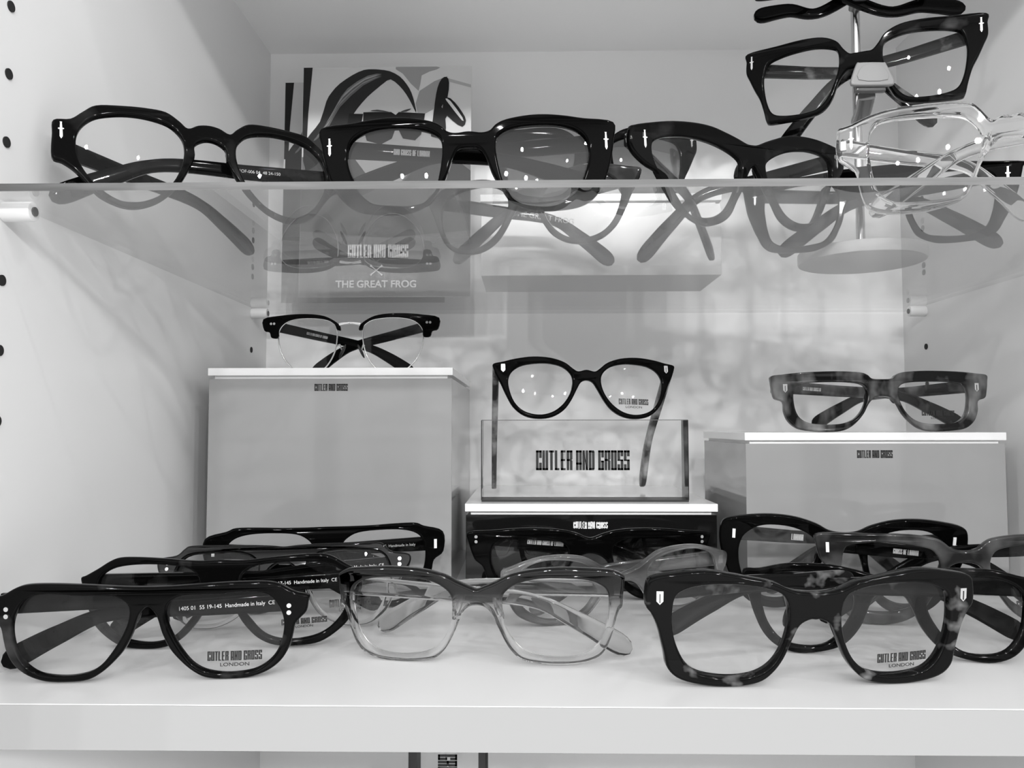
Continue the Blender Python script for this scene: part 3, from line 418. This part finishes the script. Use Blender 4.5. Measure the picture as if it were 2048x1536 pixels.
def specs(key, label, mat, lensm='lens', riv=None, rivmat='chrome', t=.0042, group=None, tmat=None, src=None, scale=1.0, tips='fit', surf=None,
          printed=None, texts=(None,None), O=None, ang=None, clear_=(.007,.0125), pads=True, bev=.0012, tw=1.0, cat='spectacles', hz=None, printmat='black_print', drop=.8, tth=.0019, rest=None, name='spectacles'):
    d = D[key]; s_ = D[src] if src else d
    O_ = Vector(O or d['O']); a = ang or d['ang']
    O_.z += max(0, t*math.sin(a[1]))+.0003
    mw = Matrix.Translation(O_) @ Matrix.Rotation(a[0],4,'Z') @ Matrix.Rotation(a[1],4,'X') @ Matrix.Rotation(a[2],4,'Y')
    r = empty(name, mw); tag(r, label, cat, group)
    outer, hr, hl = loops_of(s_, scale)
    fr = link('front_frame', bend_front(sheet([outer, hr, hl], t, bev), t), M[mat], r, .5)
    for lp in (hl, hr): link('lens', lens_mesh(lp, .0020), M[lensm], r, .8)
    if (rest if rest is not None else surf) is not None:       # let the rims stand exactly on what carries them
        mw = Matrix.Translation((0, 0, (rest if rest is not None else surf)+.00015-min((mw @ v.co).z for v in fr.data.vertices))) @ mw
        r.matrix_world = mw
    xm = max(p[0] for p in outer); ze = [p[1] for p in outer if p[0] > xm-.0025]; zh = hz if hz is not None else sum(ze)/len(ze)
    if riv:
        if s_.get('marks'): mx, mz = [abs(v)*scale/1000 for v in s_['marks'][0]]
        else: mx, mz = xm-.0065, zh
        if riv == 'dots' and key == 'F1': mz -= .0014
        for s in (-1,1): rivet(riv, r, s*mx, mz, M[rivmat])
    for s in (-1,1):
        x = s*(xm-.0030); y = KC*x*x+t
        h = link('hinge', box_mesh(x-.0016-.001*s, x+.0016-.001*s, y-.0008, y+.0040, zh-.0026, zh+.0026, .0003), M['chrome'], r)
        tp = (d.get('tips') if tips == 'fit' else tips)
        if tp and tp[(s+1)//2]:
            temple(r, mw, s, (x, y+.0028, zh), tp[(s+1)//2], M[tmat or mat], surf, w0=.0048*tw, minclear=clear_[(s+1)//2], text=texts[(s+1)//2], drop=drop, th=tth)
    if pads:
        ix = min(p[0] for p in hr); iz = sum(p[1] for p in hr if p[0] < ix+.002)/max(1,len([p for p in hr if p[0] < ix+.002]))
        for s in (-1,1):
            bm = bmesh.new(); bmesh.ops.create_uvsphere(bm, u_segments=14, v_segments=8, radius=1)
            me = bpy.data.meshes.new('p'); bm.to_mesh(me); bm.free()
            me.transform(Matrix.Translation((s*(ix-.0022), t+.0012, iz-.001)) @ Matrix.Rotation(s*-.35,4,'Y') @ Matrix.Diagonal((.0016,.0034,.0062,1)))
            link('nose_pad', me, M[mat], r, 3)
    pr = d.get('print') if printed is None else printed
    if pr:
        (x0,z0),(x1,z1),(xt,zt) = [(p[0]/1000,p[1]/1000) for p in pr]; wd = math.hypot(x1-x0,z1-z0); hh = zt-(z0+z1)/2
        me = logo_mesh('CUTLER AND GROSS', wd, abs(hh)); n=[]
        sl = math.atan2(z1-z0,x1-x0); me.transform(Matrix.Rotation(-sl,4,'Y')); me.transform(Matrix.Translation((x0,0,z0)))
        tm = text_mesh('LONDON', abs(hh)*.52, .00002, 1.3); tm.transform(Matrix.Rotation(math.pi/2,4,'X')); tm.transform(Matrix.Rotation(-sl,4,'Y')); tm.transform(Matrix.Translation(((x0+x1)/2,0,(z0+z1)/2-abs(hh)*.60)))
        cx = sum(p[0] for p in hr)/len(hr); cz = sum(p[1] for p in hr)/len(hr); Rr = max(math.hypot(p[0]-cx,p[1]-cz) for p in hr)
        for m_ in (me, tm):
            for v in m_.vertices:
                rr = math.hypot(v.co.x-cx, v.co.z-cz)/Rr
                v.co.y += .0020+KC*v.co.x**2-.0014*(1-rr*rr)-.0002
        bm = bmesh.new(); bm.from_mesh(me); bm.from_mesh(tm); m2 = bpy.data.meshes.new('pr'); bm.to_mesh(m2); bm.free()
        link('lens_print', m2, M[printmat], r)
    return r

GF = 'spectacles standing on the glass shelf'; GW = 'spectacles standing on the white shelf'; GB = 'spectacles on the display boxes'
# glass shelf
specs('G1', 'black angular keyhole-bridge spectacles with dagger rivets, nearest the bare side wall on the glass shelf', 'black_brown', riv='dagger', group=GF, surf=ZGT, tmat='black_brown', clear_=(.010,.012),
      texts=(None, ('GFOF-006 04  48 24-150', .045, .0018, M['grey_print'])))
specs('G2', tips=[[.035,.430,.2470],[-.100,.438,.2470]], label='thick black squared spectacles with dagger rivets, in the middle of the glass shelf edge', mat='black', riv='dagger', group=GF, surf=ZGT, lensm='lens_dark', t=.0055,
      texts=(('#AND GROSS OF LONDON', .045, .0032, M['white_print']), None))
specs('G3', 'black cat-eye spectacles with dagger rivets beside the transparent pair', 'black_brown', riv='dagger', group=GF, surf=ZGT, tmat='black_brown', clear_=(.010,.014))
specs('G4', 'completely transparent crystal spectacles at the glass shelf edge', 'crystal', riv='dagger', group=GF, surf=ZGT, t=.0058, bev=.0016, clear_=(.010,.014))
specs('G7', tips=[[.302,.505,.2286],[.165,.520,.2286]], label='black spectacles with dagger rivets standing behind the transparent pair', mat='black', riv='dagger', group=GF, surf=ZGT, clear_=(.010,.014))
specs('U5', 'smoky round-lens spectacles standing behind the thick black pair on the glass shelf', 'smoke', src='C1', scale=1.04, group=GF, surf=ZGT, clear_=(.010,.014), tips=[[.061,.556,.2286],[-.05,.548,.2286]],
      texts=(('THE GREAT FROG', .075, .004, M['grey_print']), None))
specs('U5', 'black flared spectacles with dagger rivets standing on the flat white box', 'black', src='G5', scale=1.12, riv='dagger', group=GF, O=(.0520,.600,ZGT+.0420), ang=(0,-.03,0), tips=None, lensm='sun_lens', rest=ZGT+.0600, pads=False)
# on the boxes
specs('C1', 'glossy black rounded spectacles hung over the clear lettered block', 'black', riv='shield', group=GB, rest=.1198, tmat='tort_light', t=.0045, clear_=(.004,.004), drop=.5, tth=.0026)
specs('C3', 'chunky grey tortoise rectangular spectacles on the middle-height box', 'tort_grey', riv='shield', group=GB, t=.0060, tips=[[.326,.600,.1146],[.236,.660,.1146]], surf=.1104, clear_=(.010,.016),
      texts=(('#CUTLER AND GROSS OF', .030, .0024, M['white_print']), None))
# white shelf
specs('F1', tips=[[-.118,.386,.0350],[-.2429,.3646,.0048]], label='black aviator spectacles with two dot rivets, nearest the front corner by the bare side wall', mat='tort_low', riv='dots', group=GW, surf=0, tmat='black_brown',
      texts=(None, ('1405 01  55 19-145  Handmade in Italy  CE', .036, .0019, M['white_print'])))
specs('F2', tips=[[-.105,.440,.0360],[-.2226,.4246,.0048]], label='dark aviator spectacles directly behind the frontmost dot-riveted black pair', mat='tort_low', group=GW, surf=0, tmat='black_brown',
      texts=(None, ('1322V2 02  52 17-145  Handmade in Italy  CE', .036, .0019, M['white_print'])))
specs('F3', 'flat-browed black spectacles with clear lower rims, third row from the front', 'split', riv='dots', group=GW, surf=0, tmat='black', texts=(None, ('Made in Italy  CE', .022, .0019, M['white_print'])))
specs('F4', 'flat-browed black spectacles with bar rivets, rearmost before the tallest box', 'black', riv='bar', rivmat='white_print', group=GW, surf=0, texts=(None, ('52 19-145  Handmade in Italy', .030, .0018, M['grey_print'])))
specs('F5', 'square smoke-to-clear see-through spectacles at the centre of the front row', 'fade', group=GW, surf=0, t=.0050, tmat='clear_grey', bev=.0014)
specs('F6', 'glossy black square spectacles with dot rivets before the low black box', 'black', riv='dots', group=GW, surf=0, texts=(('#CUTLER AND GROSS OF LONDON', .050, .0030, M['grey_print']), None))
specs('F7', tips=[[.123,.508,.0048],[.002,.478,.0048]], label='pale grey translucent spectacles behind the smoke-to-clear pair', mat='greyclear', group=GW, surf=0, t=.0045)
specs('F8', tips=[[.162,.402,.0380],[.072,.434,.0048]], label='large dark tortoise square spectacles with shield rivets in the front row', mat='tort', riv='shield', group=GW, surf=0, t=.0060, clear_=(.012,.018))
specs('F9', tips=[[.262,.536,.0048],[.160,.540,.0048]], label='black rounded spectacles with bar rivets standing against the middle-height box', mat='black', riv='bar', rivmat='white_print', group=GW, surf=0, tmat='smoke', texts=(('#LONDON', .050, .0040, M['white_print']), None))
specs('F10', tips=[[.305,.474,.0048],[.192,.485,.0048]], label='dark grey cat-eye spectacles with bar rivets, overlapping the black rounded pair', mat='smoke', riv='bar', rivmat='white_print', group=GW, surf=0, tmat='black_brown', texts=(('#CROSS OF LONDON'.replace('CROSS','GROSS'), .050, .0030, M['grey_print']), None))
specs('F11', 'dark smoky spectacles just behind the large dark tortoise pair', 'black_brown', group=GW, surf=0, tmat='black_brown')

# browline pair on the tallest box
def browline():
    d = D['C2']; a = d['ang']
    mw = Matrix.Translation(d['O']) @ Matrix.Rotation(a[0],4,'Z') @ Matrix.Rotation(a[1],4,'X') @ Matrix.Rotation(a[2],4,'Y')
    r = empty('spectacles', mw); tag(r, 'black browline spectacles with thin metal rims on the tallest box', 'spectacles', GB)
    bl = catmull([(a_/1000,b_/1000) for a_,b_ in d['brow']], True, 3); wl_ = catmull([(a_/1000,b_/1000) for a_,b_ in d['wire']], True, 4)
    for s in (-1,1):
        lp = [(s*x,z) for x,z in (bl if s>0 else reversed(bl))]
        link('brow_bar', bend_front(sheet([lp], .004, .0009), .004), M['black'], r, .5)
        wp = [Vector((s*x, KC*x*x+.0024, z)) for x,z in wl_]; wp += [wp[0], wp[1]]
        link('metal_rim', sweep(wp, [Vector((0,1,0))]*len(wp), [.0008]*len(wp), [.00045]*len(wp), 8, False), M['chrome'], r, 2)
        ll = [(s*x,z) for x,z in (wl_ if s>0 else reversed(wl_))]
        link('lens', lens_mesh(ll, .0020), M['lens'], r, .8)
        mx = sum(abs(p[0]) for p in d['marks'][:2])/2000; mz = d['marks'][0][1]/1000
        rivet('dots_flat', r, s*mx, mz, M['chrome'])
        xm = max(p[0] for p in bl)
        tp = [[-.100,.700,.1612],[-.190,.700,.1612]][(s+1)//2]
        temple(r, mw, s, (s*(xm-.003), KC*xm*xm+.0065, mz), tp, M['black'], .1565, w0=.0042, minclear=.006,
               text=(('#CUTLER AND GROSS OF LONDON', .040, .0022, M['grey_print']) if s < 0 else None), drop=.62)
        link('hinge', box_mesh(s*(xm-.003)-.0015, s*(xm-.003)+.0015, KC*xm*xm+.0030, KC*xm*xm+.0075, mz-.002, mz+.002), M['chrome'], r)
        pd = bmesh.new(); bmesh.ops.create_uvsphere(pd, u_segments=14, v_segments=8, radius=1); me = bpy.data.meshes.new('p'); pd.to_mesh(me); pd.free()
        me.transform(Matrix.Translation((s*.0075,.0085,.0185)) @ Matrix.Rotation(s*-.45,4,'Y') @ Matrix.Diagonal((.0011,.0022,.0062,1)))
        p_ = link('nose_pad', me, M['smoke'], r, 3)
        aw = [Vector((s*.0112,.0035,.0225)), Vector((s*.0095,.0075,.0240)), Vector((s*.0078,.0085,.0195))]
        link('pad_arm', sweep(aw, [Vector((0,0,1))]*3, [.0005]*3, [.0005]*3, 6), M['chrome'], p_)
    pts = [Vector((x/1000, .0016, .0405-.0010*(abs(x)/8)**2)) for x in (-8.5,-6,-3,0,3,6,8.5)]
    link('bridge', sweep(pts, [Vector((0,0,1))]*7, [.0013,.0012,.0010,.0009,.0010,.0012,.0013], [.0010]*7, 10), M['chrome'], r, .9)
browline()

# ------------------------------------------------------------------ nose-rest stand
SX, SY = .226, .535
st = empty('spectacle_stand', Matrix.Translation((SX, SY, ZGT)))
tag(st, 'steel pole on a round white base with grey nose rests, standing on the glass shelf', 'display stand')
link('base', cyl_mesh((0,0,0),(0,0,.0080),.0405,72,.0010), M['disk'], st, .6)
link('pole', cyl_mesh((0,0,.0080),(0,0,.345),.0029,28), M['pole'], st, .8)
def nose_rest(z, yf, tilt, dx):
    """arm from the pole, a back cradle and a flat trapezoid front plate"""
    r_ = link('nose_rest', sweep([Vector((0,-.002,z-.012)), Vector((dx*.5,(yf-SY)*.5,z-.012)), Vector((dx,yf-SY+.004,z-.010))], [Vector((0,0,1))]*3, [.0030]*3, [.0050]*3, 12), M['plastic_dark'], st, .8)
    def plate(pts, th, y, mat, nm, bv):
        me = sheet([catmull(pts, True, 3)], th, bv); me.transform(Matrix.Rotation(math.pi/2,4,'X')); me.transform(Matrix.Translation((dx, y-SY, z)) @ Matrix.Rotation(tilt,4,'X')); link(nm, me, mat, r_, .5)
    plate([(-.0072,.0078),(0,.0080),(.0072,.0078),(.0090,.0070),(.0128,-.0030),(.0132,-.0058),(.0116,-.0074),(0,-.0076),(-.0116,-.0074),(-.0134,-.0058),(-.0130,-.0030),(-.0092,.0070)], .0030, yf-.0035, M['plastic'], 'front_plate', .0010)
    plate([(-.0056,.0052),(.0056,.0052),(.0090,-.0040),(-.0090,-.0040)], .0008, yf-.0052, M['plastic'], 'plate_inset', .0002)
    plate([(-.0078,.004),(.0078,.004),(.0092,-.0080),(.0076,-.0098),(-.0076,-.0098),(-.0092,-.0080)], .0050, yf+.0005, M['plastic_dark'], 'lower_lip', .0014)
G5 = D['G5']['O']
nose_rest(.3330-ZGT, .4905, -.10, -.0110)
nose_rest(.4130-ZGT, .4900, -.10, -.0100)
specs('G5', 'dark angular spectacles with dagger rivets hung tilted on the nose-rest stand', 'tort_low', riv='dagger', tips='fit', tmat='tort', clear_=(.010,.016), t=.0050, name='spectacles', group='spectacles on the nose-rest stand')
specs('G5', 'black spectacles on the top nose rest, only undersides and folded arms in view', 'black', O=(G5[0]-.004, G5[1]+.004, G5[2]+.0800), ang=(-.05,-.05,-.02), riv='dagger', tips=[[.292,.52,.3920],[.157,.535,.3955]], tw=1.25, clear_=(.010,.016), group='spectacles on the nose-rest stand', drop=0.0)

# ------------------------------------------------------------------ printed cards
def card(yb, px, zb, lab, lean=.05):
    mw = Matrix.Translation((px, yb, zb)) @ Matrix.Rotation(-lean,4,'X')
    r = empty('photo_card', mw); tag(r, lab, 'photo card', 'printed cards at the back of the glass shelf')
    Wc, Hc = .1465, .2030
    link('card_stock', box_mesh(0, Wc, 0, .0006, 0, Hc), principled('print_paper', .62, .25), r)
    k = Wc/345.0
    def poly(pts, v, nm, lay, rough=.25, sm=0):
        P = [((540+x/4.876-592)*k, Hc-(110+y/4.876-126)*k) for x,y in pts]
        P = [(min(max(a,0),Wc), min(max(b,0),Hc)) for a,b in P]
        if sm: P = catmull(P, True, sm)
        P = [(min(max(a,0.0002),Wc-.0002), min(max(b,0.0002),Hc-.0002)) for a,b in P]
        me = sheet([P], .00004, .000005, 0); me.transform(Matrix.Rotation(math.pi/2,4,'X')); me.transform(Matrix.Translation((0,-.00006*lay,0)))
        return me, v
    mats = {}
    parts = {
     'backdrop_print': [([(255,80),(1990,80),(1990,1000),(255,1000)],.60,0)],
     'lower_print': [([(255,1000),(1990,1000),(1990,2450),(255,2450)],.14,0)],
     'shade_print': [([(1180,80),(1590,80),(1590,110),(1440,170),(1410,330),(1250,150)],.30,2),([(1420,330),(1700,180),(1600,330),(1560,520),(1400,560)],.30,2),([(1700,200),(1940,270),(1940,300),(1720,240)],.40,0)],
     'dark_bar_print': [([(255,80),(345,80),(310,560),(300,900),(255,900)],.02,0)],
     'face_print': [([(1130,215),(1060,250),(880,400),(760,560),(700,700),(720,900),(850,1130),(1000,1260),(1180,1300),(1330,1150),(1420,900),(1440,700),(1380,545),(1300,340),(1220,260)],.52,3)],
     'collar_print': [([(400,1000),(640,860),(900,1180),(1180,1330),(1400,1100),(1600,1000),(1940,1150),(1940,1750),(255,1750),(255,1200)],.06,2)],
     'hair_print': [([(950,103),(860,110),(750,160),(620,250),(540,340),(490,430),(430,640),(340,760),(270,900),(300,1150),(480,1000),(560,880),(640,800),(720,640),(800,510),(900,390),(1000,300),(1060,250),(1130,210),(1220,280),(1290,370),(1340,460),(1390,560),(1375,470),(1340,350),(1290,260),(1220,180),(1120,125),(1020,108)],.022,2)],
     'strand_print': [([(1040,150+i*8),(900-i*14,170+i*22),(700-i*22,300+i*45),(590-i*20,470+i*50),(480-i*26,700+i*30),(500-i*26,705+i*30),(606-i*20,480+i*50),(716-i*22,312+i*45),(915-i*14,182+i*22)],(.16,.30,.10,.22,.12)[i],2) for i in range(5)],
     'brow_print': [([(930,535),(1000,522),(1120,545),(1000,540)],.05,2),([(1230,545),(1300,520),(1340,515),(1290,545)],.05,2)],
     'sunglasses_print': [([(720,560),(860,565),(840,690),(700,690)],.008,0),([(862,548),(1000,545),(1140,548),(1185,578),(1215,548),(1478,565),(1465,660),(1440,780),(1380,840),(1260,820),(1195,690),(1150,820),(1040,880),(900,840),(860,700)],.008,0)],
     'object_print': [([(1690,190),(1640,210),(1600,300),(1575,450),(1550,680),(1540,800),(1680,800),(1680,620),(1710,570),(1640,500),(1700,400),(1715,250)],.01,2),([(1690,400),(1770,450),(1850,560),(1885,640),(1850,705),(1750,640),(1650,520)],.01,2)],
     'glint_print': [([(1680,415),(1730,440),(1850,610),(1845,640),(1715,470)],.6,2)],
    }
    for li,(nm,ps) in enumerate(parts.items()):
        for j,(pts,v,sm) in enumerate(ps):
            me,_ = poly(pts, v, nm, 1+li+j*.3, sm=sm)
            key = ('ink',v)
            if key not in MATS: MATS[key] = principled('printed_ink', v, .35, spec=.15)
            link(nm, me, MATS[key], r)
    zt = lambda py: Hc-(py-126)*k*1.02
    lm = logo_mesh('CUTLER AND GROSS', 122*k, 27*k); lm.transform(Matrix.Translation(((690-592)*k, -.0011, zt(517)))); link('logo', lm, M['white_print'], r)
    tm = text_mesh('THE GREAT FROG', 20*k, .0002, 1.0); tm.transform(Matrix.Rotation(math.pi/2,4,'X')); tm.transform(Matrix.Translation(((748-592)*k,-.0011,zt(576)))); link('lettering', tm, M['white_print'], r)
    for s in (-1,1):
        c = Vector(((748-592)*k, -.0011, zt(542))); d_ = Vector((12*k, 0, s*10*k))
        pts = [c-d_, c-d_*.8, c, c+d_*.8, c+d_]
        link('crossbone_print', sweep(pts, [Vector((0,0,1))]*5, [2.6*k,1.2*k,1*k,1.2*k,2.6*k], [.00005]*5, 8), M['white_print'], r)
    return r
card(.668, (592-1053)/1588*.668, ZGT+.0002, 'front photo card of a person in dark sunglasses with long side-parted hair', .03)
card(.700, (556-1053)/1588*.700, ZGT+.0002, 'rear card mostly hidden behind the front sunglasses photo card', .02)
